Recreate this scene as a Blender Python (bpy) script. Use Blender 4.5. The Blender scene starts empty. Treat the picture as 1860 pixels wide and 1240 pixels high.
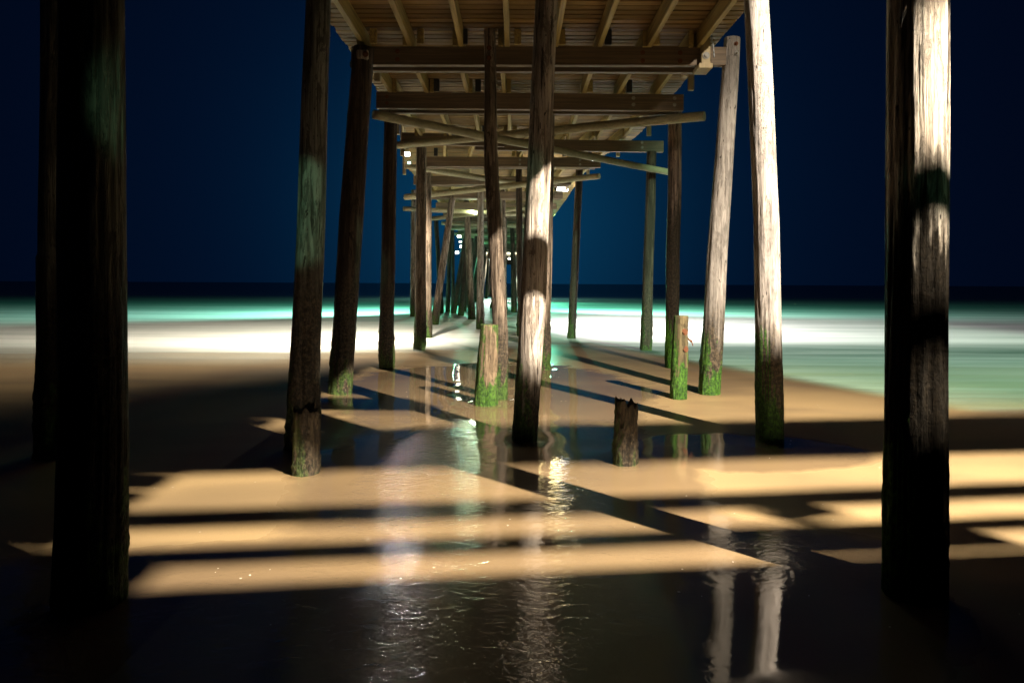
import bpy, math, random
import numpy as np
from mathutils import Vector, Matrix

# ------------------------------------------------------------------ camera, world, exposure
scene = bpy.context.scene
C = scene.collection
F = 1240.0; CX = 930.0; HY = 515.0; CAMH = 1.6; ROLL = 0.0052
cam = bpy.data.cameras.new("camera")
cam.sensor_width = 36.0; cam.lens = 36.0 * F / 1860.0
cam.shift_y = -(620 - HY) / 1860.0
cam.clip_start = 0.05; cam.clip_end = 9000
camo = bpy.data.objects.new("camera", cam); C.objects.link(camo)
camo.location = (0, 0, CAMH); camo.rotation_euler = (math.radians(90), -ROLL, 0)
scene.camera = camo
scene.render.engine = 'CYCLES'
scene.cycles.use_denoising = True
scene.cycles.max_bounces = 6
scene.cycles.diffuse_bounces = 2
scene.cycles.sample_clamp_indirect = 6
scene.cycles.volume_bounces = 0
scene.view_settings.view_transform = 'Standard'
scene.view_settings.look = 'None'
scene.view_settings.gamma = 1.0
scene.view_settings.exposure = 0.0

world = bpy.data.worlds.new("World"); scene.world = world; world.use_nodes = True
wn = world.node_tree; wn.nodes.clear()
def N(nt, t, **kw):
    n = nt.nodes.new(t)
    for k, v in kw.items(): setattr(n, k, v)
    return n
def setin(nt, node, idx, v):
    if isinstance(v, bpy.types.NodeSocket): nt.links.new(v, node.inputs[idx])
    elif v is not None: node.inputs[idx].default_value = v
def math_(nt, op, a, b=None, c=None, clamp=False):
    n = N(nt, 'ShaderNodeMath', operation=op, use_clamp=clamp)
    setin(nt, n, 0, a); setin(nt, n, 1, b); setin(nt, n, 2, c)
    return n.outputs[0]
def mixc(nt, f, a, b):
    n = N(nt, 'ShaderNodeMix', data_type='RGBA')
    setin(nt, n, 0, f)
    for i, v in ((6, a), (7, b)):
        if isinstance(v, bpy.types.NodeSocket): nt.links.new(v, n.inputs[i])
        else: n.inputs[i].default_value = (v[0], v[1], v[2], 1)
    return n.outputs[2]
def mixf(nt, f, a, b):
    n = N(nt, 'ShaderNodeMix', data_type='FLOAT')
    setin(nt, n, 0, f); setin(nt, n, 2, a); setin(nt, n, 3, b)
    return n.outputs[0]
def ramp(nt, x, lo, hi):
    n = N(nt, 'ShaderNodeMapRange', interpolation_type='SMOOTHSTEP')
    n.clamp = True
    setin(nt, n, 0, x); setin(nt, n, 1, lo); setin(nt, n, 2, hi)
    return n.outputs[0]

# night sky: deep navy with the glow the pier lights raise over the sea
tc = N(wn, 'ShaderNodeTexCoord')
vm = N(wn, 'ShaderNodeVectorMath', operation='DOT_PRODUCT')
wn.links.new(tc.outputs['Generated'], vm.inputs[0])
vm.inputs[1].default_value = Vector((-0.02, 1, 0.10)).normalized()
dp = math_(wn, 'MAXIMUM', vm.outputs['Value'], 0.0)
g1 = math_(wn, 'POWER', dp, 42.0)
g2 = math_(wn, 'POWER', dp, 7.0)
ca = mixc(wn, g2, (0.0005, 0.0016, 0.0065), (0.0005, 0.0066, 0.026))
cb = mixc(wn, g1, ca, (0.0020, 0.038, 0.092))
bg = N(wn, 'ShaderNodeBackground'); wn.links.new(cb, bg.inputs[0]); bg.inputs[1].default_value = 1.0
wo = N(wn, 'ShaderNodeOutputWorld'); wn.links.new(bg.outputs[0], wo.inputs[0])

# ------------------------------------------------------------------ lamps of the pier, and added unseen spots and fills
def at(px, py, Y):
    dx = px - CX; dy = py - HY
    ux = dx + ROLL * dy; uy = dy - ROLL * dx
    return Vector((ux / F * Y, Y, CAMH - uy / F * Y))
def gat(px, py):
    dx = px - CX; dy = py - HY
    ux = dx + ROLL * dy; uy = dy - ROLL * dx
    Y = CAMH * F / uy
    return Vector((ux / F * Y, Y, 0))
def lamp(name, loc, color, energy, radius=0.05, target=None, spot=None, blend=0.5):
    l = bpy.data.lights.new(name, 'SPOT' if spot else 'POINT')
    l.energy = energy; l.color = color; l.shadow_soft_size = radius
    if spot: l.spot_size = math.radians(spot); l.spot_blend = blend
    o = bpy.data.objects.new(name, l); C.objects.link(o); o.location = loc
    if target is not None:
        o.rotation_euler = (Vector(target) - Vector(loc)).to_track_quat('-Z', 'Y').to_euler()
    return o
WARM = (1.0, 0.875, 0.70)
TEAL = (0.36, 1.0, 0.76)
GREEN = (0.20, 1.0, 0.60)
KEY = Vector((7.2, -1.6, 9.0))
lamp("key_floodlight_light", KEY, WARM, 50000, 0.06, (0.8, 4.8, 0), 77, 1.0)
GRN = Vector((11.66, -5.5, 10.0))
lamp("green_floodlight_light", GRN, (0.62, 1.0, 0.68), 40000, 0.06, (9.3, 12.6, 0), 44, 0.45)
lamp("back_green_patch_light", Vector((0.7, -12, 3.6)), (.45, 1.0, .62), 4200, 0.06, (-2.12, 6.8, 2.25), 3.4, 0.3)  # added narrow spot, puts a green patch on the greyish left pile
lamp("back_middle_green_patch_light", Vector((-1.2, -11, 3.5)), GREEN, 700, 0.06, (.18, 6.85, 2.62), 2.6, 0.7)  # added narrow spot for the dim green on the middle pile
lamp("back_right_green_patch_light", Vector((4.6, -9.5, 3.4)), (.4, 1.0, .6), 300, 0.06, (2.2, 3.4, 1.95), 3.4, 1.0)  # added narrow spot for the green on the right foreground pile
LL = at(738, 281, 16.9)          # left flood, on the edge of the deck
LR = at(1020, 342, 25.0)         # right flood fixture
lamp("left_floodlight_light", LL, (1.0, 0.87, 0.68), 9500, 0.07, (-8, 18.5, 0), 146, 1.0)
lamp("left_floodlight_spill_light", LL + Vector((-.05, -.1, -.05)), (1.0, 0.95, 0.85), 80, 0.03, (-.7, 4.6, 0), 46, 1.0)
lamp("right_floodlight_light", LR + Vector((0.25, -0.1, -0.25)), (1.0, 0.90, 0.88), 11000, 0.12, (11, 26, 0), 168, 0.6)
lamp("under_deck_fill_light", Vector((1.2, 21.0, 4.2)), (1.0, 0.76, 0.32), 110, 0.3, (0.4, 16.5, 6.2), 110, 0.8)  # added fill that warms the deck underside
lamp("under_pier_fill_light", Vector((-1.6, 27.6, 4.5)), (.80, 1.0, 0.62), 150, 0.12)  # added fill for the surf and far deck between the piles
lamp("far_middle_fill_light", Vector((-1.6, 72, 4.6)), (.85, 1.0, .9), 9000, 0.2)  # added fill for the sea behind the far piles
lamp("right_teal_light", Vector((2.5, 36, 5.6)), TEAL, 14000, 0.15, (16, 50, 0), 140, 0.6)
lamp("left_teal_light", Vector((-4.8, 34.5, 5.8)), TEAL, 15000, 0.15, (-17, 40, 0), 130, 0.6)
lamp("far_green_light", Vector((-4.4, 50, 4.6)), GREEN, 2600, 0.2, (0, 38, 2), 140, 0.6)
lamp("far_right_green_light", Vector((3.2, 60, 5.0)), GREEN, 3500, 0.2, (1, 50, 2), 140, 0.6)

# ------------------------------------------------------------------ helpers
rng = np.random.default_rng(7)
def tag(o, label=None, cat=None, group=None, kind=None):
    if label: o['label'] = label
    if cat: o['category'] = cat
    if group: o['group'] = group
    if kind: o['kind'] = kind
    return o
def empty(name, loc):
    o = bpy.data.objects.new(name, None); C.objects.link(o); o.location = loc
    o.empty_display_size = 0.2
    return o
def link(name, me, mat, parent=None, label=None, smooth=False):
    if mat is not None and not me.materials: me.materials.append(mat)
    o = bpy.data.objects.new(name, me); C.objects.link(o)
    if parent is not None:
        o.parent = parent
        o.matrix_parent_inverse = Matrix.Translation(-parent.location)
    if smooth:
        me.polygons.foreach_set('use_smooth', [True] * len(me.polygons))
    if label: o['label'] = label
    return o
class MB:
    def __init__(s): s.v = []; s.f = []
    def add(s, vs, fs):
        n = len(s.v); s.v += [tuple(v) for v in vs]; s.f += [tuple(i + n for i in f) for f in fs]
    def box(s, c, d, bevel=0.0, rot=None):
        x, y, z = d[0] / 2, d[1] / 2, d[2] / 2; b = min(bevel, x * .9, y * .9, z * .9)
        vs = []
        # chamfered box along its longest edges: 24 verts
        if b > 0:
            P = []
            for sx in (-1, 1):
                for sy in (-1, 1):
                    for sz in (-1, 1):
                        P.append(((x - b) * sx, (y - b) * sy, z * sz))
                        P.append(((x - b) * sx, y * sy, (z - b) * sz))
                        P.append((x * sx, (y - b) * sy, (z - b) * sz))
            def i(sx, sy, sz, k): return (((sx > 0) * 2 + (sy > 0)) * 2 + (sz > 0)) * 3 + k
            fs = []
            for sz in (-1, 1):
                q = [i(-1, -1, sz, 0), i(1, -1, sz, 0), i(1, 1, sz, 0), i(-1, 1, sz, 0)]
                fs.append(q if sz > 0 else q[::-1])
            for sy in (-1, 1):
                q = [i(-1, sy, -1, 1), i(1, sy, -1, 1), i(1, sy, 1, 1), i(-1, sy, 1, 1)]
                fs.append(q if sy < 0 else q[::-1])
            for sx in (-1, 1):
                q = [i(sx, -1, -1, 2), i(sx, 1, -1, 2), i(sx, 1, 1, 2), i(sx, -1, 1, 2)]
                fs.append(q if sx > 0 else q[::-1])
            for sy in (-1, 1):
                for sz in (-1, 1):
                    fs.append([i(-1, sy, sz, 0), i(1, sy, sz, 0), i(1, sy, sz, 1), i(-1, sy, sz, 1)])
            for sx in (-1, 1):
                for sz in (-1, 1):
                    fs.append([i(sx, -1, sz, 0), i(sx, 1, sz, 0), i(sx, 1, sz, 2), i(sx, -1, sz, 2)])
            for sx in (-1, 1):
                for sy in (-1, 1):
                    fs.append([i(sx, sy, -1, 1), i(sx, sy, 1, 1), i(sx, sy, 1, 2), i(sx, sy, -1, 2)])
            for sx in (-1, 1):
                for sy in (-1, 1):
                    for sz in (-1, 1):
                        fs.append([i(sx, sy, sz, 0), i(sx, sy, sz, 1), i(sx, sy, sz, 2)])
        else:
            P = [(x * a, y * bb, z * cc) for a in (-1, 1) for bb in (-1, 1) for cc in (-1, 1)]
            fs = [(0, 1, 3, 2), (4, 6, 7, 5), (0, 4, 5, 1), (2, 3, 7, 6), (0, 2, 6, 4), (1, 5, 7, 3)]
        R = rot if rot is not None else Matrix.Identity(3)
        s.add([R @ Vector(p) + Vector(c) for p in P], fs)
        return s
    def beam(s, a, b, w, h, bevel=0.006):
        """box from a to b (centre line), w horizontal thickness, h vertical"""
        a = Vector(a); b = Vector(b); d = (b - a); L = d.length; x = d.normalized()
        up = Vector((0, 0, 1)) if abs(x.z) < .95 else Vector((0, 1, 0))
        y = up.cross(x).normalized(); z = x.cross(y)
        R = Matrix((x, y, z)).transposed()
        return s.box((a + b) / 2, (L, w, h), bevel, R)
    def tube(s, a, b, r, seg=12, r2=None, caps=True):
        a = Vector(a); b = Vector(b); x = (b - a).normalized()
        up = Vector((0, 0, 1)) if abs(x.z) < .9 else Vector((0, 1, 0))
        y = up.cross(x).normalized(); z = x.cross(y); r2 = r if r2 is None else r2
        vs = []
        for p, rr in ((a, r), (b, r2)):
            for k in range(seg):
                t = 2 * math.pi * k / seg
                vs.append(p + (y * math.cos(t) + z * math.sin(t)) * rr)
        fs = [(k, (k + 1) % seg, seg + (k + 1) % seg, seg + k) for k in range(seg)]
        if caps: fs += [tuple(range(seg))[::-1], tuple(range(seg, 2 * seg))]
        s.add(vs, fs); return s
    def build(s, name, mat, parent=None, label=None, smooth=False):
        me = bpy.data.meshes.new(name); me.from_pydata(s.v, [], s.f); me.update()
        return link(name, me, mat, parent, label, smooth)

def vnoise(x, y, seed=0):
    """tileless 2-D value noise on arrays"""
    xi = np.floor(x).astype(np.int64); yi = np.floor(y).astype(np.int64)
    fx = x - xi; fy = y - yi; fx = fx * fx * (3 - 2 * fx); fy = fy * fy * (3 - 2 * fy)
    def h(a, b):
        n = (a * 374761393 + b * 668265263 + seed * 974711) & 0xffffffff
        n = ((n ^ (n >> 13)) * 1274126177) & 0xffffffff
        return ((n ^ (n >> 16)) & 0xffff) / 65535.0
    return (h(xi, yi) * (1 - fx) + h(xi + 1, yi) * fx) * (1 - fy) + (h(xi, yi + 1) * (1 - fx) + h(xi + 1, yi + 1) * fx) * fy

def log_mesh(name, pts, radii, seg, step, seed, jag=0.0, rough=1.0, step_at=None, crust=0.0):
    """A timber log along pts (smooth path) with checks, knots, wobble; jag breaks its top; crust thickens the first metre."""
    pts = [Vector(p) for p in pts]
    L = [0]
    for a, b in zip(pts, pts[1:]): L.append(L[-1] + (b - a).length)
    n = max(2, int(L[-1] / step))
    s = np.linspace(0, L[-1], n + 1)
    P = np.array([[np.interp(t, L, [p[k] for p in pts]) for k in range(3)] for t in s])
    R = np.interp(s, L, radii)
    # gentle natural sweep
    amp = 0.012 * rough
    P[:, 0] += amp * (vnoise(s * .8, s * 0 + 3.3, seed) - .5) * 2 * np.minimum(1, s / .5)
    P[:, 1] += amp * (vnoise(s * .8, s * 0 + 9.3, seed) - .5) * 2
    ax = (pts[-1] - pts[0]).normalized()
    up = Vector((0, 0, 1)) if abs(ax.z) < .9 else Vector((0, 1, 0))
    u = np.array(up.cross(ax).normalized()); w = np.cross(np.array(ax), u)
    th = np.arange(seg) * 2 * math.pi / seg
    T, S = np.meshgrid(th, s)
    cx, sy = np.cos(T), np.sin(T)
    r = R[:, None] * np.ones_like(T)
    # broad unevenness (periodic through cos/sin), grooves that run with the grain, knots
    low = vnoise(cx * 1.6 + 5, S * .9 + sy * 1.6, seed + 1) - .5
    r = r * (1 + .10 * rough * low)
    gr = vnoise(cx * 9 + 20, sy * 9 + S * .7, seed + 2)
    gr2 = vnoise(cx * 17 + 40, sy * 17 + S * 1.8, seed + 5)
    r -= rough * (.009 * np.clip((.36 - gr) / .2, 0, 1) + .006 * np.clip((.33 - gr2) / .2, 0, 1)) * np.clip(R[:, None] / .13, .4, 1.3)
    r += rough * .002 * (vnoise(cx * 22 + 9, sy * 22 + S * 14, seed + 3) - .5)
    rr = random.Random(seed)
    for _ in range(int(L[-1] * 1.5)):
        kt = rr.uniform(0, 2 * math.pi); ks = rr.uniform(.2, L[-1])
        dth = np.abs((T - kt + math.pi) % (2 * math.pi) - math.pi) * R[:, None]
        d = np.sqrt(dth ** 2 + ((S - ks) * .7) ** 2)
        r += rr.choice([.006, .008, -.004]) * rough * np.exp(-(d / .03) ** 2)
    if crust:
        z = P[:, 2][:, None] * np.ones_like(T)
        cn = vnoise(cx * 9 + 2, sy * 9 + S * 26, seed + 8) * vnoise(cx * 15 + 7, sy * 15 + S * 40, seed + 9)
        patch = np.clip((vnoise(cx * 1.8 + 3, sy * 1.8 + z * 2.2, seed + 12) - .2) * 2.2, 0, 1)
        r += crust * (.4 + cn * 2.4) * np.clip((1.0 - z) / .5, 0, 1) * patch
    if step_at is not None:
        z = P[:, 2][:, None]
        r += np.where(z < step_at, .014, 0)
    V = P[:, None, :] + r[..., None] * (cx[..., None] * u + sy[..., None] * w)
    if jag:
        top = 1 - (n - np.arange(n + 1)) / max(1, n * .32)
        k = np.clip(top, 0, 1)[:, None]
        drop = (vnoise(cx * 3 + 11, sy * 3, seed + 4) - .25) + .5 * (vnoise(cx * 8 + 11, sy * 8, seed + 6) - .5)
        V -= np.array(ax) * (k * drop * jag)[..., None]
    verts = V.reshape(-1, 3).tolist()
    faces = []
    for i in range(n):
        for j in range(seg):
            a = i * seg + j; b = i * seg + (j + 1) % seg
            faces.append((a, b, b + seg, a + seg))
    # ends: two inner rings with end-grain dip
    def cap(ring, flip, inset):
        nonlocal verts, faces
        base = ring * seg
        c = np.mean(V[ring], axis=0)
        rings = [base]
        for q in (.93, .55):
            st = len(verts)
            for j in range(seg):
                p = c + (V[ring][j] - c) * q
                dz = inset * (1 - q) * (.4 + 1.2 * rr.random())
                if jag and not flip: p = p - np.array(ax) * (jag * .6 * (1 - q) * rr.random() * 1.4 + .01)
                else: p = p - np.array(ax) * (dz if not flip else -dz)
                verts.append(p.tolist())
            rings.append(st)
        cc = len(verts); verts.append((c - np.array(ax) * (inset if not flip else -inset) - np.array(ax) * (jag * .5 if not flip else 0)).tolist())
        for A, B in zip(rings, rings[1:]):
            for j in range(seg):
                k2 = (j + 1) % seg
                f = (A + j, A + k2, B + k2, B + j)
                faces.append(f if not flip else f[::-1])
        for j in range(seg):
            f = (rings[-1] + j, rings[-1] + (j + 1) % seg, cc)
            faces.append(f if not flip else f[::-1])
    cap(n, False, .006); cap(0, True, .006)
    me = bpy.data.meshes.new(name); me.from_pydata(verts, [], faces); me.update()
    me.polygons.foreach_set('use_smooth', [True] * len(me.polygons))
    return me

# ------------------------------------------------------------------ materials
def new_mat(name):
    m = bpy.data.materials.new(name); m.use_nodes = True
    nt = m.node_tree; nt.nodes.clear()
    out = N(nt, 'ShaderNodeOutputMaterial'); b = N(nt, 'ShaderNodeBsdfPrincipled')
    nt.links.new(b.outputs[0], out.inputs[0])
    return m, nt, b
def noise(nt, vec, scale, detail=4, rough=.55, dist=0.0):
    n = N(nt, 'ShaderNodeTexNoise'); n.inputs['Scale'].default_value = scale
    n.inputs['Detail'].default_value = detail; n.inputs['Roughness'].default_value = rough
    n.inputs['Distortion'].default_value = dist
    nt.links.new(vec, n.inputs['Vector']); return n.outputs[0]
def mapped(nt, sc, loc=(0, 0, 0), coord='Object'):
    t = N(nt, 'ShaderNodeTexCoord'); m = N(nt, 'ShaderNodeMapping')
    m.inputs['Scale'].default_value = sc; m.inputs['Location'].default_value = loc
    nt.links.new(t.outputs[coord], m.inputs[0]); return m.outputs[0]
def posz(nt):
    g = N(nt, 'ShaderNodeNewGeometry'); s = N(nt, 'ShaderNodeSeparateXYZ')
    nt.links.new(g.outputs['Position'], s.inputs[0]); return s.outputs[0], s.outputs[1], s.outputs[2]
def bump(nt, h, strength, dist, b, inp='Normal', prev=None):
    n = N(nt, 'ShaderNodeBump'); n.inputs['Strength'].default_value = strength; n.inputs['Distance'].default_value = dist
    nt.links.new(h, n.inputs['Height'])
    if prev is not None: nt.links.new(prev, n.inputs['Normal'])
    if b is not None: nt.links.new(n.outputs[0], b.inputs[inp])
    return n.outputs[0]

def pile_mat(name, light=(.40, .34, .27), dark=(.10, .075, .055), tide=1.5, tw=.5, moss=.38, mossamt=.6, seed=0.0, wl=1.0, top=None, ct=1.0):
    m, nt, b = new_mat(name)
    vec = mapped(nt, (9, 9, .55), (seed, seed * .7, seed * .3))
    streak = noise(nt, vec, 1.6, 6, .62, .3)
    fine = noise(nt, mapped(nt, (60, 60, 2.6), (seed, 3, 1)), 1.0, 5, .7)
    blot = noise(nt, mapped(nt, (2.2, 2.2, 1.1), (seed, 1, 7)), 1.6, 5, .6, .4)
    x, y, z = posz(nt)
    peel = noise(nt, mapped(nt, (11, 11, 2.2), (seed, 6, 8)), 1.0, 9, .74, 1.2)
    pits = noise(nt, mapped(nt, (30, 30, 7), (seed, 2, 6)), 1.0, 3, .6, .4)
    c = mixc(nt, ramp(nt, streak, .36, .60), tuple(d + (l - d) * (1 - ct) for d, l in zip(dark, light)), light)
    c = mixc(nt, math_(nt, 'MULTIPLY', ramp(nt, peel, .53, .56), .8 * ct), c, tuple(.75 * v for v in dark))
    c = mixc(nt, ramp(nt, pits, .66, .70), c, (.02, .013, .009))
    c = mixc(nt, math_(nt, 'MULTIPLY', ramp(nt, blot, .45, .65), .7), c, tuple(v * .38 for v in light))
    crk = noise(nt, mapped(nt, (26, 26, .9), (seed, 9, 4)), 1.0, 5, .75, .4)
    c = mixc(nt, math_(nt, 'MULTIPLY', ramp(nt, fine, .58, .70), .7), c, (.03, .021, .014))
    c = mixc(nt, math_(nt, 'MULTIPLY', ramp(nt, crk, .53, .61), .9 * ct), c, (.028, .018, .011))
    # splash zone: wet, brown-black stained wood with a ragged upper limit
    zz = math_(nt, 'ADD', z, math_(nt, 'MULTIPLY', math_(nt, 'SUBTRACT', streak, .5), 1.6))
    zz = math_(nt, 'ADD', zz, math_(nt, 'MULTIPLY', math_(nt, 'SUBTRACT', blot, .5), 1.0))
    wet = math_(nt, 'SUBTRACT', 1.0, ramp(nt, zz, tide - tw, tide + tw))
    cr = noise(nt, mapped(nt, (1, 1, .8), (seed, 0, 0)), 34, 4, .7)
    wetc = mixc(nt, ramp(nt, cr, .4, .68), tuple(wl * v for v in (.022, .017, .011)), tuple(wl * v for v in (.12, .09, .055)))
    c = mixc(nt, math_(nt, 'MULTIPLY', wet, .98), c, wetc)
    # algae
    mn = noise(nt, mapped(nt, (1, 1, .35), (seed, 5, 2)), 7, 5, .65)
    zm = math_(nt, 'ADD', z, math_(nt, 'MULTIPLY', math_(nt, 'SUBTRACT', mn, .5), 2.5))
    gn = N(nt, 'ShaderNodeNewGeometry'); sn = N(nt, 'ShaderNodeSeparateXYZ'); nt.links.new(gn.outputs['True Normal'], sn.inputs[0])
    zs = math_(nt, 'SUBTRACT', zm, math_(nt, 'MULTIPLY', ramp(nt, sn.outputs[0], -.35, -.85), .62))
    mo = math_(nt, 'SUBTRACT', 1.0, ramp(nt, zs, moss - .12, moss + .12))
    mo = math_(nt, 'MULTIPLY', mo, mossamt)
    if top is not None: mo = math_(nt, 'MAXIMUM', mo, math_(nt, 'MULTIPLY', ramp(nt, zm, top - .15, top + .12), .8))
    mc = mixc(nt, ramp(nt, cr, .35, .7), (.012, .045, .006), (.075, .20, .015))
    c = mixc(nt, mo, c, mc)
    nt.links.new(c, b.inputs['Base Color'])
    r = mixf(nt, wet, .78, .55); nt.links.new(r, b.inputs['Roughness'])
    nt.links.new(mixf(nt, wet, .3, .32 * min(1, wl)), b.inputs['Specular IOR Level'])
    n1 = bump(nt, fine, .7, .004, None)
    n1 = bump(nt, math_(nt, 'SUBTRACT', 0.0, ramp(nt, peel, .50, .57)), .8, .006, None, prev=n1)
    n2 = bump(nt, math_(nt, 'SUBTRACT', streak, crk), .9, .03, None, prev=n1)
    n3 = bump(nt, math_(nt, 'MULTIPLY', cr, wet), .9, .012, b, prev=n2)
    return m
def lumber_mat(name, a, bb, axis='x', seed=0.0, rough=.7, island=0.0):
    m, nt, b = new_mat(name)
    sc = {'x': (.35, 11, 11), 'y': (11, .35, 11), 'z': (11, 11, .35)}[axis]
    g = noise(nt, mapped(nt, sc, (seed, seed, seed)), 1.5, 6, .6, 1.2)
    f = noise(nt, mapped(nt, tuple(v * 5 for v in sc), (seed, 2, 4)), 1.2, 4, .7)
    bl = noise(nt, mapped(nt, (1, 1, 1), (seed, 7, 1)), 1.7, 4, .6)
    oi = N(nt, 'ShaderNodeObjectInfo')
    c = mixc(nt, ramp(nt, g, .3, .7), a, bb)
    c = mixc(nt, math_(nt, 'MULTIPLY', ramp(nt, bl, .45, .75), .5), c, tuple(v * .5 for v in a))
    c = mixc(nt, math_(nt, 'MULTIPLY', ramp(nt, f, .62, .75), .6), c, (.03, .022, .014))
    c = mixc(nt, math_(nt, 'MULTIPLY', oi.outputs['Random'], .35), c, tuple(v * .6 for v in a))
    if island:
        gi = N(nt, 'ShaderNodeNewGeometry')
        c = mixc(nt, math_(nt, 'MULTIPLY', gi.outputs['Random Per Island'], island), c, tuple(v * .3 for v in a))
    nt.links.new(c, b.inputs['Base Color']); b.inputs['Roughness'].default_value = rough
    n1 = bump(nt, f, .5, .002, None); bump(nt, g, .5, .003, b, prev=n1)
    return m
def simple_mat(name, col, rough=.6, metal=0.0, nscale=20, amt=.4):
    m, nt, b = new_mat(name)
    n = noise(nt, mapped(nt, (1, 1, 1)), nscale, 5, .65)
    c = mixc(nt, math_(nt, 'MULTIPLY', ramp(nt, n, .4, .7), amt), col, tuple(v * .35 for v in col))
    nt.links.new(c, b.inputs['Base Color']); b.inputs['Roughness'].default_value = rough
    b.inputs['Metallic'].default_value = metal
    bump(nt, n, .4, .003, b)
    return m
def glow_mat(name, col, s):
    m = bpy.data.materials.new(name); m.use_nodes = True; nt = m.node_tree; nt.nodes.clear()
    o = N(nt, 'ShaderNodeOutputMaterial'); e = N(nt, 'ShaderNodeEmission')
    e.inputs[0].default_value = (*col, 1); e.inputs[1].default_value = s
    nt.links.new(e.outputs[0], o.inputs[0]); return m

M_tan = pile_mat('weathered_timber', (.62, .54, .46), (.27, .21, .165), .60, .3, .22, .7, 1.3)
M_front = pile_mat('weathered_timber_black_below', (.60, .53, .43), (.24, .19, .14), 2.0, .22, .12, .5, 2.9, .05)  # turns near black in its lower part
M_shaded = pile_mat('shade_black_timber', (.13, .12, .085), (.03, .026, .018), 1.5, .5, .35, .35, 8.8, .25)  # deck shade on the left piles put into their colour
M_pale = pile_mat('pale_timber', (.40, .36, .32), (.22, .19, .165), 1.15, .45, .42, .95, 4.1, ct=.45)
M_palest = pile_mat('smooth_pale_timber', (.42, .375, .34), (.24, .20, .17), 1.15, .28, .42, .95, 31.0, ct=.35)
M_split = pile_mat('brown_timber_black_below', (.34, .24, .18), (.09, .06, .045), 3.35, .5, .42, .95, 35.0, .35)
M_dark = pile_mat('dark_creosoted_timber', (.10, .068, .048), (.028, .02, .014), 1.5, .5, .28, .55, 7.7)
M_brown = pile_mat('brown_timber', (.36, .28, .21), (.09, .065, .045), 1.0, .4, .30, .7, 11.9)
M_grey = pile_mat('grey_green_timber', (.24, .235, .19), (.08, .075, .06), 1.7, .5, .25, .4, 15.2)
M_stub = pile_mat('worn_stub_timber', (.30, .22, .14), (.10, .07, .04), .1, .1, .22, .8, 21.0)
M_mossy = pile_mat('moss_topped_stub_timber', (.30, .22, .14), (.12, .085, .05), .1, .1, .30, .9, 22.0, top=.98)
M_char = pile_mat('charred_stub_timber', (.15, .115, .07), (.04, .03, .02), .35, .2, .02, .4, 25.0)
M_olive = pile_mat('algae_streaked_stub_timber', (.19, .15, .075), (.07, .055, .03), .1, .1, .62, .95, 28.0)
M_deck = lumber_mat('deck_plank_timber', (.42, .255, .07), (.11, .062, .018), 'x', 1, island=.9)
M_joist = lumber_mat('joist_timber', (.44, .32, .10), (.20, .14, .05), 'y', 5)
M_cap = lumber_mat('cap_beam_timber', (.20, .14, .085), (.085, .06, .036), 'x', 9)
M_log = lumber_mat('brace_log_timber', (.38, .33, .19), (.24, .21, .12), 'x', 13)
M_post = lumber_mat('post_timber', (.42, .33, .18), (.28, .22, .12), 'z', 17)
M_iron = simple_mat('rusty_iron', (.16, .055, .02), .7, .3, 40)
M_zinc = simple_mat('galvanised_steel', (.30, .29, .26), .75, .2, 30)
M_house = simple_mat('dark_housing', (.03, .03, .03), .5, .2)
M_pipe = simple_mat('grey_conduit', (.35, .36, .38), .4)

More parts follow.
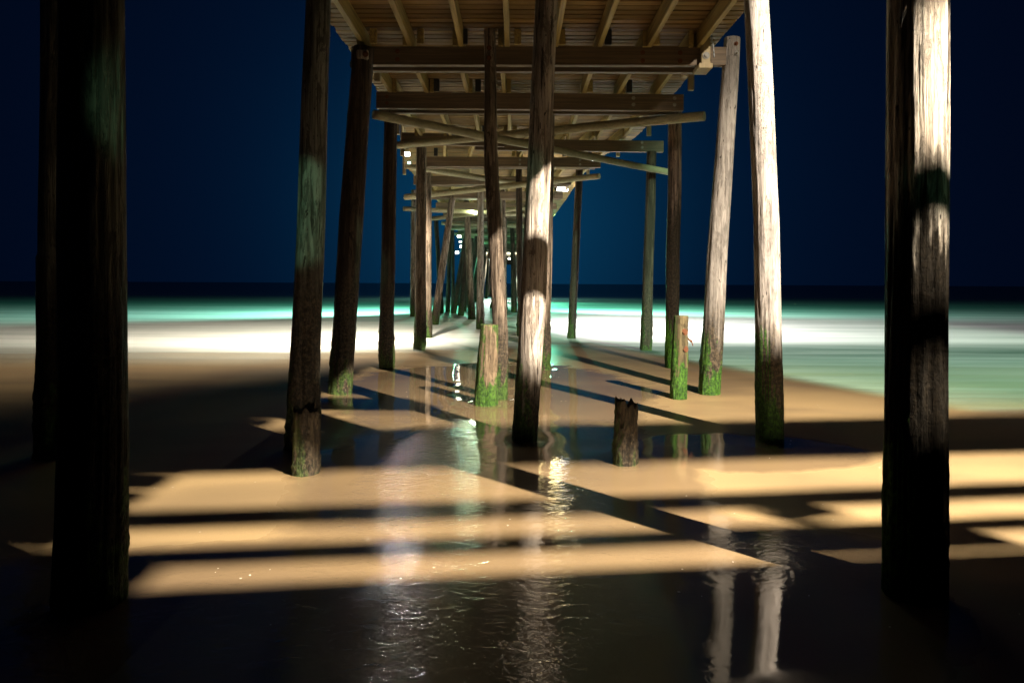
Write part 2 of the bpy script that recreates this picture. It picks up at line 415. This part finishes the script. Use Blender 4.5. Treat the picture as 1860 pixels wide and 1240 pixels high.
# ------------------------------------------------------------------ ground and sea
def sand_material():
    m, nt, b = new_mat('wet_sand')
    x, y, z = posz(nt)
    big = noise(nt, mapped(nt, (.35, .8, 1)), 1.0, 4, .5, .4)
    fine = noise(nt, mapped(nt, (1, 1, 1)), 190, 3, .6)
    speck = noise(nt, mapped(nt, (1, 1, 1)), 55, 2, .5)
    c = mixc(nt, ramp(nt, big, .35, .7), (.325, .225, .108), (.185, .13, .068))
    c = mixc(nt, math_(nt, 'MULTIPLY', ramp(nt, fine, .35, .75), .6), c, (.13, .09, .05))
    c = mixc(nt, math_(nt, 'MULTIPLY', ramp(nt, speck, .70, .78), .5), c, (.07, .05, .035))
    wet_shade = math_(nt, 'SUBTRACT', 1.0, ramp(nt, math_(nt, 'ADD', y, math_(nt, 'MULTIPLY', math_(nt, 'SUBTRACT', big, .5), 1.2)), 3.3, 3.9))  # wet foreground; its deep shade goes into the sand colour too
    c = mixc(nt, math_(nt, 'MULTIPLY', wet_shade, .85), c, (.055, .042, .03))
    far_dark = math_(nt, 'MULTIPLY', ramp(nt, math_(nt, 'ADD', y, math_(nt, 'MULTIPLY', math_(nt, 'SUBTRACT', big, .5), 5.0)), 7.5, 12.5), .5)  # sand gets darker toward the sea
    c = mixc(nt, far_dark, c, (.12, .08, .048))
    # water film: an irregular shallow pool in front of the camera, thin film elsewhere
    wob = noise(nt, mapped(nt, (1, 1, 1)), 1.3, 4, .55, .3)
    def blob(cx, cy, rx, ry):
        dx = math_(nt, 'DIVIDE', math_(nt, 'SUBTRACT', x, cx), rx)
        dy = math_(nt, 'DIVIDE', math_(nt, 'SUBTRACT', y, cy), ry)
        d = math_(nt, 'ADD', math_(nt, 'MULTIPLY', dx, dx), math_(nt, 'MULTIPLY', dy, dy))
        d = math_(nt, 'ADD', math_(nt, 'SQRT', d), math_(nt, 'MULTIPLY', math_(nt, 'SUBTRACT', wob, .5), .55))
        return math_(nt, 'SUBTRACT', 1.0, ramp(nt, d, .86, 1.02))
    pool = math_(nt, 'MAXIMUM', math_(nt, 'MAXIMUM', blob(.4, 3.8, 2.1, 1.2), blob(-1.3, 3.3, 2.2, .95)), blob(-.1, 6.0, 1.8, 2.6))
    pool = math_(nt, 'MAXIMUM', pool, blob(-.3, 10.5, 2.6, 3.4))
    pool = math_(nt, 'MAXIMUM', pool, blob(2.2, 6.6, 1.3, .8))
    c = mixc(nt, math_(nt, 'MULTIPLY', pool, .45), c, (.13, .085, .05))
    nt.links.new(c, b.inputs['Base Color'])
    b.inputs['Roughness'].default_value = .65
    b.inputs['Specular IOR Level'].default_value = .2
    bump(nt, fine, .35, .004, b)
    b.inputs['Coat IOR'].default_value = 1.9
    nt.links.new(mixf(nt, pool, .25, 1.0), b.inputs['Coat Weight'])
    nt.links.new(mixf(nt, pool, .30, .02), b.inputs['Coat Roughness'])
    # ripples, strongest near the camera and over the middle of the pool
    rip = noise(nt, mapped(nt, (1.0, 1.7, 1)), 8, 3, .5, 1.0)
    rip2 = noise(nt, mapped(nt, (1.0, 1.6, 1)), 42, 3, .6, .5)
    near = math_(nt, 'SUBTRACT', 1.0, ramp(nt, y, 3.3, 6.5))
    right = math_(nt, 'SUBTRACT', 1.0, math_(nt, 'MULTIPLY', ramp(nt, x, .55, .95), math_(nt, 'SUBTRACT', 1.0, ramp(nt, y, 3.5, 3.9))))
    amt = math_(nt, 'MAXIMUM', math_(nt, 'MULTIPLY', math_(nt, 'MULTIPLY', near, right), ramp(nt, wob, .32, .58)), math_(nt, 'MAXIMUM', blob(-.72, 5.2, .55, 3.0), math_(nt, 'MULTIPLY', blob(-.15, 3.4, .95, .75), .6)))
    h = math_(nt, 'ADD', math_(nt, 'MULTIPLY', rip, .9), math_(nt, 'MULTIPLY', rip2, .22))
    h = math_(nt, 'MULTIPLY', h, mixf(nt, amt, .07, 1.25))
    glit = math_(nt, 'MAXIMUM', blob(-.70, 5.0, .62, 3.2), blob(.42, 5.5, .35, .9))
    h = math_(nt, 'ADD', h, math_(nt, 'MULTIPLY', glit, math_(nt, 'MULTIPLY', rip, .35)))
    hs = math_(nt, 'MULTIPLY', fine, math_(nt, 'SUBTRACT', 1.0, pool))
    nn = bump(nt, h, .5, .010, None)
    bump(nt, hs, .25, .002, b, 'Coat Normal', prev=nn)
    return m
def grid_mesh(name, xs, ys, zf):
    X, Y = np.meshgrid(xs, ys); Z = zf(X, Y)
    v = np.stack([X, Y, Z], -1).reshape(-1, 3).tolist(); nx = len(xs)
    f = [(j * nx + i, j * nx + i + 1, (j + 1) * nx + i + 1, (j + 1) * nx + i) for j in range(len(ys) - 1) for i in range(nx - 1)]
    me = bpy.data.meshes.new(name); me.from_pydata(v, [], f); me.update()
    me.polygons.foreach_set('use_smooth', [True] * len(me.polygons)); return me
xs = np.concatenate([np.linspace(-3000, -60, 12), np.linspace(-50, -14, 14), np.linspace(-13, 13, 241), np.linspace(14, 50, 14), np.linspace(60, 3000, 12)])
ys = np.concatenate([np.linspace(-400, -30, 8), np.linspace(-25, 1, 14), np.linspace(1.2, 24, 330), np.linspace(25, 60, 10), np.linspace(80, 6000, 12)])
def zsand(X, Y):
    z = .012 * (vnoise(X * .5 + 9, Y * .8, 3) - .5) + .004 * (vnoise(X * 2.1, Y * 3.1, 5) - .5)
    for bx, by, w_ in ((163, 1088, .3), (1664, 1076, .3), (550, 812, .26), (555, 856, .2), (952, 797, .24), (1397, 798, .24), (1135, 839, .2), (883, 733, .22),
                       (907, 722, .2), (1233, 722, .18), (1288, 713, .24), (619, 713, .26), (702, 668, .22), (1219, 666, .22), (990, 669, .18)):
        g = gat(bx, by); d2 = ((X - g.x) ** 2 + (Y - g.y) ** 2) ** .5
        z = z - .014 * np.exp(-(d2 / (w_ * .9)) ** 2) + .003 * np.exp(-((d2 - w_ * 1.7) / (w_ * .5)) ** 2)
    z = z - .35 * np.clip((Y - 19.5) / 12, 0, 1) - .004
    return z
sand = link('ground', grid_mesh('ground', xs, ys, zsand), sand_material())
tag(sand, 'wet brown beach sand with shallow pools under the pier', kind='structure')

def sea_material():
    m, nt, b = new_mat('sea_water')
    x, y, z = posz(nt)
    st = noise(nt, mapped(nt, (.035, .55, 1)), 1.0, 5, .55, .3)
    st2 = noise(nt, mapped(nt, (.10, 1.6, 1)), 1.0, 4, .55, .2)
    q = math_(nt, 'ADD', math_(nt, 'MULTIPLY', math_(nt, 'SUBTRACT', st, .5), 1.3), math_(nt, 'MULTIPLY', math_(nt, 'SUBTRACT', st2, .5), .5))
    ly = math_(nt, 'LOGARITHM', y, 2.718)
    ly = math_(nt, 'ADD', ly, math_(nt, 'MULTIPLY', q, .45))
    foam = math_(nt, 'SUBTRACT', 1.0, ramp(nt, ly, math.log(29), math.log(52)))
    mid = math_(nt, 'SUBTRACT', 1.0, ramp(nt, ly, math.log(46), math.log(88)))
    c = mixc(nt, mid, (.006, .016, .022), (.10, .34, .26))
    c = mixc(nt, foam, c, (.80, .82, .80))
    nt.links.new(c, b.inputs['Base Color'])
    nt.links.new(mixf(nt, mid, .32, .6), b.inputs['Roughness'])
    b.inputs['Specular IOR Level'].default_value = .4
    ed = math_(nt, 'ADD', y, math_(nt, 'ADD', math_(nt, 'MULTIPLY', math_(nt, 'SUBTRACT', st2, .5), 1.8), math_(nt, 'MULTIPLY', math_(nt, 'SUBTRACT', st, .5), 2.5)))
    soft = N(nt, 'ShaderNodeMapRange'); nt.links.new(x, soft.inputs[0]); soft.inputs[1].default_value = -5; soft.inputs[2].default_value = 2
    soft.inputs[3].default_value = 12.0; soft.inputs[4].default_value = 17.2
    wd = N(nt, 'ShaderNodeMapRange'); nt.links.new(x, wd.inputs[0]); wd.inputs[1].default_value = -4; wd.inputs[2].default_value = 2
    wd.inputs[3].default_value = 6.0; wd.inputs[4].default_value = 2.0
    al = ramp(nt, math_(nt, 'DIVIDE', math_(nt, 'SUBTRACT', ed, soft.outputs[0]), wd.outputs[0]), 0.0, 1.0)
    # wet sheet on the right: green light and its slanted edge put into colour
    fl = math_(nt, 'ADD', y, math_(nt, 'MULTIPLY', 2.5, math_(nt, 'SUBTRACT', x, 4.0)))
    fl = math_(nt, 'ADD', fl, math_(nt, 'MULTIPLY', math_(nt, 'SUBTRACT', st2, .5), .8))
    lit_film = math_(nt, 'MULTIPLY', ramp(nt, fl, 12.4, 14.6), ramp(nt, ed, 8.4, 10.5))
    lit_film = math_(nt, 'MULTIPLY', lit_film, mixf(nt, ramp(nt, y, 12, 14.5), .72, .92))
    nt.links.new(math_(nt, 'MAXIMUM', al, lit_film), b.inputs['Alpha'])
    c = mixc(nt, al, mixc(nt, ramp(nt, y, 12, 14.5), (.27, .32, .23), (.065, .125, .10)), c)  # nearer lit green and the shaded band beyond, both as colour
    c = mixc(nt, math_(nt, 'MULTIPLY', ramp(nt, st2, .38, .66), math_(nt, 'MULTIPLY', foam, .5)), c, (.40, .46, .43))
    c = mixc(nt, math_(nt, 'MULTIPLY', ramp(nt, st, .45, .70), math_(nt, 'MULTIPLY', foam, .45)), c, (.36, .44, .41))
    nt.links.new(c, b.inputs['Base Color'])
    w = noise(nt, mapped(nt, (.4, 1.2, 1)), 1.5, 4, .6)
    bump(nt, w, .35, .12, b)
    return m
def shore(x):  # y of the long-exposure edge of the surf
    return 8.0
xr = np.concatenate([np.linspace(-4000, -80, 10), np.linspace(-60, -16, 20), np.linspace(-15, 15, 100), np.linspace(16, 60, 20), np.linspace(80, 4000, 10)])
tt = np.concatenate([[0, .3, .8, 1.6, 3, 5, 8, 12, 18, 26, 40, 70, 150, 400, 1200, 3000, 8500]])
v = []; nx = len(xr)
for t in tt:
    for xx in xr:
        y0 = shore(max(-40, min(40, xx)))
        v.append((xx, y0 + t, .010 + .02 * min(1, t / 4)))
f = [(j * nx + i, j * nx + i + 1, (j + 1) * nx + i + 1, (j + 1) * nx + i) for j in range(len(tt) - 1) for i in range(nx - 1)]
me = bpy.data.meshes.new('sea'); me.from_pydata(v, [], f); me.update()
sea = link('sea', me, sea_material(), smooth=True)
tag(sea, 'surf blurred white and sea running out green to the dark horizon', kind='structure')

# ------------------------------------------------------------------ the pier
pier = empty('pier', (0, 9.9, 0))
tag(pier, 'long timber pier on round piles running straight out over the surf', 'pier')

def pile(base, top, wb, wt, mat, seed, seg=36, step=.05, label=None, name='pile', crust=.018, bury=.35, parent=pier, mids=None, jag=0, step_at=None, rough=1.0, topz=None):
    """base=(px,py) on the sand; top=(px,py) at the same distance; widths in photo px"""
    g = gat(*base); Y = g.y
    t = at(top[0], top[1], Y)
    d = (t - g)
    if topz is not None:
        t = g + d * (topz / d.z); 
    pts = [g - d.normalized() * bury, g]
    rb = wb / 2 / F * Y; rt = wt / 2 / F * Y
    rt2 = rb + (rt - rb) * ((t - g).length / max(.01, d.length))
    rad = [rb, rb]
    for (mx, my, mw) in (mids or []):
        pts.append(at(mx, my, Y)); rad.append(mw / 2 / F * Y)
    pts.append(t); rad.append(rt2)
    me = log_mesh(name, pts, rad, seg, step, seed, jag=jag, rough=rough, step_at=step_at, crust=crust)
    o = link(name, me, mat, parent, label)
    o['_c'] = 1; del o['_c']
    return o, t, rt2
def bolt(p, r=.022, L=.05, mat=None, parent=pier, d=(0, -1, 0)):
    d = Vector(d); p = Vector(p)
    return MB().tube(p, p + d * .008, r * 1.7, 14).tube(p + d * .008, p + d * (.008 + .02), r, 6).tube(p + d * .02, p + d * L, r * .5, 10).build('bolt', mat or M_iron, parent)

CAPZ = 5.07; CAPH = .27; CAPB = CAPZ - CAPH; UND = 4.79
bents = [6.75, 10.0, 12.45, 16.3, 18.95, 22.4, 26.0]
# front row
pile((163, 1088), (171, 0), 116, 103, M_shaded, 11, 64, .035, 'thick dark pile in the left foreground with green algae on its right edge', topz=5.3, crust=.006)
pile((98, 826), (112, 0), 56, 62, M_shaded, 12, 48, .04, 'dark outer pile behind the thick left one, with a step in its side', topz=5.3, step_at=1.83)
pile((1664, 1076), (1663, 0), 104, 98, M_front, 13, 72, .035, 'thick pile in the right foreground, its upper face blown out by the floodlight', topz=5.3, crust=.004)
# second row
pile((550, 812), (578, 0), 56, 44, M_grey, 14, 48, .04, 'greyish pile with pale green upper part behind the broken left stub', topz=5.3)
pile((952, 797), (992, 0), 45, 41, M_tan, 15, 56, .035, 'bright weathered pile leaning right in the middle of the pier', topz=5.3, crust=.006, mids=[(967, 560, 47), (975, 380, 44)])
pile((1397, 798), (1374, 0), 47, 42, M_palest, 16, 56, .035, 'tall pale pile right of the bolted one, leaning left', topz=5.3, crust=.006, mids=[(1391, 400, 45)])
# third row (y about 10)
o, t, r = pile((619, 713), (661, 88), 40, 37, M_dark, 17, 40, .05, 'dark leaning pile with a notched head under the first cap beam', mids=[(638, 400, 44)])
MB().box((t.x + .01, t.y - r * .86, t.z - .14), (.17, .07, .15), .02).build('notch', M_tan, pier)
bolt(t + Vector((.06, -r * .86 - .035, -.14)), .025)
o, t, r = pile((907, 722), (889, 55), 27, 21, M_brown, 18, 40, .05, 'slim crooked pile just left of the middle pile', mids=[(909, 600, 27), (899, 430, 26), (893, 300, 25)])
bolt(t + Vector((0, -r, -.28)), .02); bolt(t + Vector((0, -r, -.42)), .02)
o, t, r = pile((1288, 713), (1330, 70), 38, 29, M_pale, 19, 44, .05, 'pale leaning pile bolted to the right end of the first cap beam', mids=[(1307, 400, 36)])
bolt(t + Vector((.02, -r, -.12)), .018); bolt(t + Vector((.03, -r, -.26)), .018, .05, M_zinc)
# fourth row (y about 12.5)
pile((702, 668), (711, 197), 27, 23, M_dark, 20, 32, .06, 'nearly black pile at the left end of the second cap beam')
pile((1219, 666), (1226, 199), 22, 24, M_split, 21, 32, .06, 'dark brown pile at the right end of the second cap beam', mids=[(1223, 500, 25)])
pile((990, 669), (1000, 197), 17, 15, M_brown, 22, 28, .06)
# fifth row (16.3)
pile((762, 636), (766, 268), 21, 18, M_brown, 23, 28, .07)
pile((1173, 638), (1184, 276), 20, 17, M_dark, 24, 28, .07)
# sixth row (18.9)
pile((779, 615), (777, 306), 12, 12, M_brown, 25, 24, .08)
pile((1038, 616), (1052, 308), 15, 13, M_dark, 26, 24, .08)
pile((945, 612), (943, 306), 10, 12, M_dark, 27, 20, .08)
# further rows that can be told apart
far = [((872, 599), (873, 345), 14, 11, M_tan), ((916, 590), (913, 340), 9, 9, M_brown), ((789, 591), (822, 356), 14, 12, M_brown),
       ((857, 581), (847, 362), 14, 11, M_brown), ((934, 568), (930, 398), 11, 8, M_dark), ((749, 576), (751, 345), 9, 9, M_brown),
       ((802, 570), (792, 400), 9, 8, M_dark), ((813, 567), (818, 405), 8, 7, M_dark), ((823, 566), (822, 410), 7, 6, M_dark),
       ((832, 556), (842, 440), 11, 6, M_dark), ((957, 568), (945, 395), 8, 7, M_brown)]
for i, (b_, t_, w1, w2, mm) in enumerate(far):
    pile(b_, t_, w1, w2, mm, 40 + i, 16, .14, rough=.8)
rr = random.Random(5)
Y = 33.0; k = 0
while Y < 118 and k < 70:
    for sx in (-2.6, -.7, 1.35):
        xb = sx + rr.uniform(-.5, .5) - .012 * (Y - 30); xt = sx * .85 + rr.uniform(-.3, .3) - .012 * (Y - 30)
        me = log_mesh('pile', [(xb, Y, -.5), (xt, Y, UND)], [.15, .12], 10, .5, 100 + k, rough=.6)
        link('pile', me, [M_dark, M_brown, M_grey][k % 3], pier); k += 1
    bents.append(Y)
    Y += 2.7 if Y < 60 else 5.0

def veer(Y):
    t = min(1, max(0, (Y - 16.5) / 5.5)); return -.78 * t * t * (3 - 2 * t) - .012 * max(0, Y - 30)
# cap beams: two timbers bolted either side, one part each
def cap(x0, x1, Y, dz0=0.0, dz1=0.0, th=.11, h=CAPH, zt=CAPZ, skew=0.0, label=None):
    z = zt - h / 2
    MB().beam((x0, Y - skew, z + dz0), (x1, Y + skew, z + dz1), th, h).build('cap_beam', M_cap, pier, label)
def bolts_on(Y, xs_, z=CAPZ - CAPH / 2, m=M_zinc):
    for x_ in xs_:
        bolt((x_, Y, z + .06), .02, .03, m); bolt((x_, Y, z - .06), .02, .03, m)
cap(-2.38, 3.13, 10.08, .0, .02); cap(-2.2, 2.75, 10.36)
cap(-2.5, 3.12, 12.52, .02, .0, h=.30); cap(-2.5, 3.02, 12.80, h=.30); bolts_on(12.46, [2.95, 2.2])
cap(-2.62, -.2, 16.15, .08, .03, th=.1); cap(-.9, 3.62, 16.42, .0, -.03)
cap(-2.35, 2.42, 18.8); cap(-2.4, 2.3, 19.06); bolts_on(18.74, [.2, 1.85]); bolts_on(10.02, [-1.7, .55, 1.9, 2.45], m=M_iron); bolts_on(12.46, [-2.3, -.4], m=M_iron); bolts_on(16.36, [3.1], m=M_zinc)
for Yb in (22.4, 26.0): cap(-3.3 + rr.uniform(0, .2), 1.9, Yb - .2); cap(-3.15, 1.85, Yb + .15)
for Yb in [29.5] + bents[7:]:
    d = -.012 * (Yb - 30); cap(-3.3 + d, 1.9 + d, Yb, th=.3)
cap(-4.9, 3.42, 3.2); cap(-2.6, 2.9, 6.9)
MB().tube((-2.30, 10.02, 4.80), (-2.30, 10.3, 4.84), .1, 16).build('brace_log', M_brown, pier)

# horizontal brace logs between the bents
def brace(a, b, r0, r1, seed):
    me = log_mesh('brace_log', [a, b], [r0, r1], 20, .12, seed, rough=.7)
    link('brace_log', me, M_log, pier)
brace(at(678, 208, 12.25), at(1222, 314, 16.1), .085, .075, 201)
brace(at(1280, 211, 12.3), at(722, 264, 16.1), .09, .085, 202)
brace(at(737, 301, 18.7), at(965, 338, 22.3), .085, .085, 203)
brace(at(1089, 320, 18.7), at(736, 358, 22.2), .08, .10, 204)
brace(at(733, 379, 26.2), at(990, 392, 29.5), .09, .09, 205)
brace(at(1000, 372, 26.0), at(760, 400, 29.3), .09, .09, 206)
for i, Yb in enumerate((33, 40, 47)):
    brace((-3.4, Yb, 4.5), (1.6, Yb + 3.3, 4.6), .09, .09, 210 + i); brace((1.7, Yb, 4.55), (-3.4, Yb + 3.3, 4.5), .09, .09, 220 + i)

# joists: span by span, lapping beside each other over the caps
JB = CAPZ + .003; JH = .24; JT = JB + JH
spans = [(1.6, 6.9), (6.9, 10.2), (10.2, 12.65), (12.65, 16.3), (16.3, 18.95), (18.95, 26.1)]
for si, (a, b_) in enumerate(spans):
    for k in range(8):
        x_ = -2.27 + k * .70 + (.075 if si % 2 else 0) + rr.uniform(-.04, .04)
        MB().beam((x_ + veer(a), a - .22, JB + JH / 2), (x_ + rr.uniform(-.03, .03) + veer(b_), b_ + .22, JB + JH / 2), .072, JH, .005).build('joist', M_joist, pier)
for k in range(8):
    x_ = -2.3 + k * .66
    MB().beam((x_ + veer(27), 26.4, JB + JH / 2), (x_ + veer(120), 120, JB + JH / 2), .09, JH, 0).build('joist', M_joist, pier)
# dark blocking pieces and a few side blocks
for Yb in (10.2, 12.65, 16.3, 18.95):
    for k in range(7):
        if rr.random() < .75:
            x_ = -2.27 + k * .70 + .14 + rr.uniform(0, .1)
            MB().box((x_, Yb - .26, JB + JH / 2 - .005), (.10, .05, JH - .02), .004).build('blocking', M_house if rr.random() < .6 else M_joist, pier)

# deck planks across the joists, gaps between; one part
mb = MB(); Yp = 0.15
while Yp < 120:
    w_ = .125 if Yp < 40 else .6
    x0 = -2.62 + rr.uniform(-.02, .02); x1 = 3.15 + rr.uniform(-.012, .012)
    sh = veer(Yp)
    mb.box(((x0 + x1) / 2 + sh, Yp, JT + .021 + rr.uniform(0, .007)), (x1 - x0, w_, .038), .003 if Yp < 24 else 0)
    Yp += w_ + (.028 + rr.uniform(0, .012) if Yp < 40 else .02)
mb.build('deck_planking', M_deck, pier)

# railing of the narrow deck
DT = JT + .042
for sx in (-2.68, 3.17):
    mb = MB()
    for z_, ya, yb in [(q_, *w_) for q_ in (.35, .7, 1.05) for w_ in ((2.4, 16.5), (16.5, 22), (22, 30), (30, 80))]: mb.beam((sx + veer(ya), ya, DT + z_), (sx + veer(yb), yb, DT + z_), .04, .09 if z_ < 1 else .14, 0)
    mb.build('railing', M_post, pier)
# posts carrying the railing, bolted to the caps, dropping below the deck
def rpost(x, Y, z0, label=None, w=.13):
    return MB().box((x, Y, (z0 + DT + 1.1) / 2), (w, .09, DT + 1.1 - z0), .006).build('railing_post', M_post, pier, label)
p = at(1283, 118, 9.9); rpost(p.x, 9.96, p.z + .0, 'railing post bolted to the right end of the first cap beam')
MB().box((p.x - .02, 10.02, CAPB - .04), (.2, .34, .07), .006).build('blocking', M_post, pier)
bolt((p.x + .0, 9.91, CAPB + .12), .03, .03, M_zinc)
q = at(1288, 42, 9.8); MB().box((q.x + .02, 9.84, q.z + .55), (.11, .12, 1.1), .012).build('railing_block', M_post, pier)
MB().tube((q.x + .07, 9.84, q.z + .25), (q.x + .26, 9.84, q.z + .26), .016, 10).build('rod', M_zinc, pier)
pa = at(1284, 42, 9.86); pb = at(1296, 106, 9.98)
mb = MB(); prev = None
for i in range(9):
    t_ = i / 8; c_ = pa.lerp(pb, t_) + Vector((.02 * math.sin(t_ * 3.1), -.03, 0))
    if prev is not None: mb.tube(prev, c_, .011, 8)
    prev = c_
mb.build('conduit', M_pipe, pier, smooth=True)
for (px_, py_, Y_) in ((1244, 140, 10.6), (592, 66, 9.9), (686, 150, 10.9)):
    c_ = at(px_, py_, Y_); MB().box((c_.x, Y_, c_.z + .5), (.10, .12, 1.0), .01).build('railing_post', M_post, pier)
for Yb in (12.4, 14.4, 16.2, 18.9, 22.2):
    rpost(3.23 + veer(Yb), Yb, 5.12, w=.1); rpost(-2.74 + veer(Yb), Yb, 5.12, w=.1)

# wide platform above and behind the camera with its railing (its shadow is on the sand)
SK = 0.12
def fy(x): return 0.60 + (x - 4.32) * SK
mb = MB()
z0 = JT + .02
vs = [(-6, -9, z0), (10.4, -9, z0), (10.4, fy(10.4), z0), (-6, fy(-6), z0)]
mb.add(vs + [(a, b_, z0 - .28) for a, b_, c_ in vs], [(0, 1, 2, 3), (7, 6, 5, 4), (0, 4, 5, 1), (1, 5, 6, 2), (2, 6, 7, 3), (3, 7, 4, 0)])
mb.box((-1.36, .45, z0 - .1), (9.28, .54, .19))  # added lip that shades the left foreground pile
mb.box((.25, 4.0, JT - .004), (5.5, 7.2, .014))  # added hidden sheet, stops light leaking through the plank gaps
mb.build('platform', M_house, pier)
mb = MB()
for za, zb in ((5.542, 5.648), (5.842, 5.972), (6.329, 6.767)):
    mb.beam((-5.9, fy(-5.9) - .02, (za + zb) / 2), (8.3, fy(8.3) - .02, (za + zb) / 2), .04, zb - za, .004)
mb.beam((5.0, fy(5.0) - .02, 5.47), (5.6, fy(5.6) - .02, 5.47), .036, .141, 0)  # added panel, only blocks part of the lowest light band
mb.beam((5.25, fy(5.25) - .02, 5.73), (5.45, fy(5.45) - .02, 5.80), .030, .10, 0)  # added slanted piece that cuts the next light band
mb.build('railing', M_post, pier)
house = empty('light_block_house', (2, -3, z0))  # unseen block, added so its corner edges the green light
tag(house, 'unseen house block added behind the camera to cut the green light', 'light blocker')
MB().box((2.37, -4.8, z0 + 2.1), (15.54, 6.0, 4.18)).build('wall', M_cap, house)
MB().box((2.37, -4.8, z0 + 4.32), (15.6, 6.1, .25)).build('roof', M_house, house)

# small shell fragments scattered on the sand
mb = MB(); rs = random.Random(3)
for _ in range(260):
    Ys = 3.2 + 12 * rs.random() ** 1.2; Xs = rs.uniform(-.8, .8) * Ys
    z_ = float(zsand(np.array([Xs]), np.array([Ys]))[0]); w_ = rs.uniform(.003, .008) ; a_ = rs.random() * 6.3
    vs = [(Xs + w_ * math.cos(a_ + k * 1.26) * rs.uniform(.6, 1.3), Ys + w_ * math.sin(a_ + k * 1.26), z_ + rs.uniform(.001, .003)) for k in range(5)] + [(Xs, Ys, z_ + w_ * .55)]
    mb.add(vs, [(k, (k + 1) % 5, 5) for k in range(5)])
tag(mb.build('shell_fragments', simple_mat('shell_white', (.62, .55, .45), .5)), 'tiny pale shell fragments scattered over the wet sand', 'shells', kind='stuff')

# ------------------------------------------------------------------ broken piles standing alone on the beach
def stub(base, top, wb, wt, mat, seed, label, jag=0.0, crust=.014, seg=44, step=.03):
    g = gat(*base)
    root = empty('broken_pile', (g.x, g.y, 0)); tag(root, label, 'broken pile', 'cut-off old piles standing in the sand')
    o, t, r = pile(base, top, wb, wt, mat, seed, seg, step, name='stump', parent=root, jag=jag, crust=crust, bury=.3)
    return root, g, t, r
stub((555, 856), (555, 738), 47, 42, M_char, 301, 'short dark stub with a ragged top in front of the greyish left pile', jag=.07)
stub((883, 733), (889, 589), 42, 32, M_mossy, 302, 'brown stub with a flat mossy green top beside the slim crooked pile', crust=.012)
stub((1135, 839), (1136, 724), 40, 36, M_char, 303, 'short charred stub with a jagged split top alone in the right middle', jag=.10)
root, g, t, r = stub((1233, 722), (1238, 573), 30, 26, M_olive, 304, 'tall brown square-cut stub with bolts and algae before the dark brown pile', crust=.008)
for (px_, py_) in ((1240, 602), (1241, 633)):
    c_ = at(px_, py_, g.y); bolt((c_.x, c_.y - r * .95, c_.z), .028, .03, M_iron, root)
c_ = at(1249, 612, g.y)
MB().tube((c_.x - .03, c_.y, c_.z + .02), (c_.x + .05, c_.y - .02, c_.z - .07), .012, 8).tube((c_.x + .045, c_.y - .02, c_.z - .04), (c_.x + .07, c_.y - .02, c_.z - .12), .007, 8).build('nail', M_iron, root)

# ------------------------------------------------------------------ floodlight fixtures
def flood(loc, aim, size, glow, label, shell=True, cat='floodlight', group=None):
    loc = Vector(loc); d = (Vector(aim) - loc).normalized()
    root = empty('floodlight', loc); tag(root, label, cat, group)
    z_ = -d; x_ = Vector((0, 0, 1)).cross(z_).normalized(); y_ = z_.cross(x_)
    R = Matrix((x_, y_, z_)).transposed(); s = size
    MB().box(loc - d * (s * .42), (s, s * .8, s * .45), s * .08, R).build('housing', M_house, root)
    MB().box(loc - d * (s * .17), (s * .88, s * .68, s * .05), s * .02, R).build('lens', glow, root)
    up = loc - d * s * .5 + Vector((0, 0, s * .9))
    MB().tube(loc - d * s * .5, up, s * .07, 8).build('bracket', M_house, root)
    return root
G_warm = glow_mat('warm_lens_glow', (1, .9, .72), 25)
G_white = glow_mat('white_lens_glow', (1, .95, .92), 10)
G_teal = glow_mat('teal_lens_glow', (.45, 1, .85), 6)
flood(LL + Vector((0, .12, .03)), LL + Vector((-.25, -1, -.5)), .15, G_warm, 'small starry floodlight at the left edge behind the third cap beam')
flood(LR + Vector((0.1, .2, .06)), LR + Vector((.5, -1, -.55)), .5, G_white, 'large glaring floodlight under the deck right of the middle pile')
MB_l = MB().tube(at(1003, 330, 25.4), at(1036, 326, 25.4), .07, 12)
o = MB_l.build('tube_lamp', G_white); tag(o, 'white glowing tube lamp just above the large glaring floodlight', 'lamp')
flood(at(1078, 291, 17.6), at(1078, 291, 17.6) + Vector((.1, -1, -.3)), .07, G_white, 'tiny white floodlight below the long brace log on the right')
flood(at(743, 296, 18.2), at(743, 296, 18.2) + Vector((0, -1, -.3)), .09, G_teal, 'little lamp on the left brace log end under the starry floodlight')
flood(at(834, 429, 42), at(834, 429, 42) + Vector((0, -1, -.3)), .25, G_warm, 'topmost square lamp in the far cluster at the left side of the pier', group='lamps far out on the pier')
flood(at(836, 439, 46), at(836, 439, 46) + Vector((0, -1, -.3)), .13, G_warm, 'smallest square lamp of the far cluster, second from its top', group='lamps far out on the pier')
flood(at(838, 448, 52), at(838, 448, 52) + Vector((0, -1, -.3)), .27, G_white, 'third square lamp down in the far left cluster', group='lamps far out on the pier')
flood(at(830, 459, 60), at(830, 459, 60) + Vector((0, -1, -.3)), .33, G_white, 'lowest square lamp of the far cluster at the left side of the pier', group='lamps far out on the pier')
flood(at(925, 470, 60), at(925, 470, 60) + Vector((0, -1, -.3)), .2, G_warm, 'narrow far lamp seen between the back piles right of the crooked pile', group='lamps far out on the pier')
flood(KEY + Vector((0, -.25, .05)), (-.5, 8, 0), .3, G_warm, 'floodlight behind the camera that lights the beach')
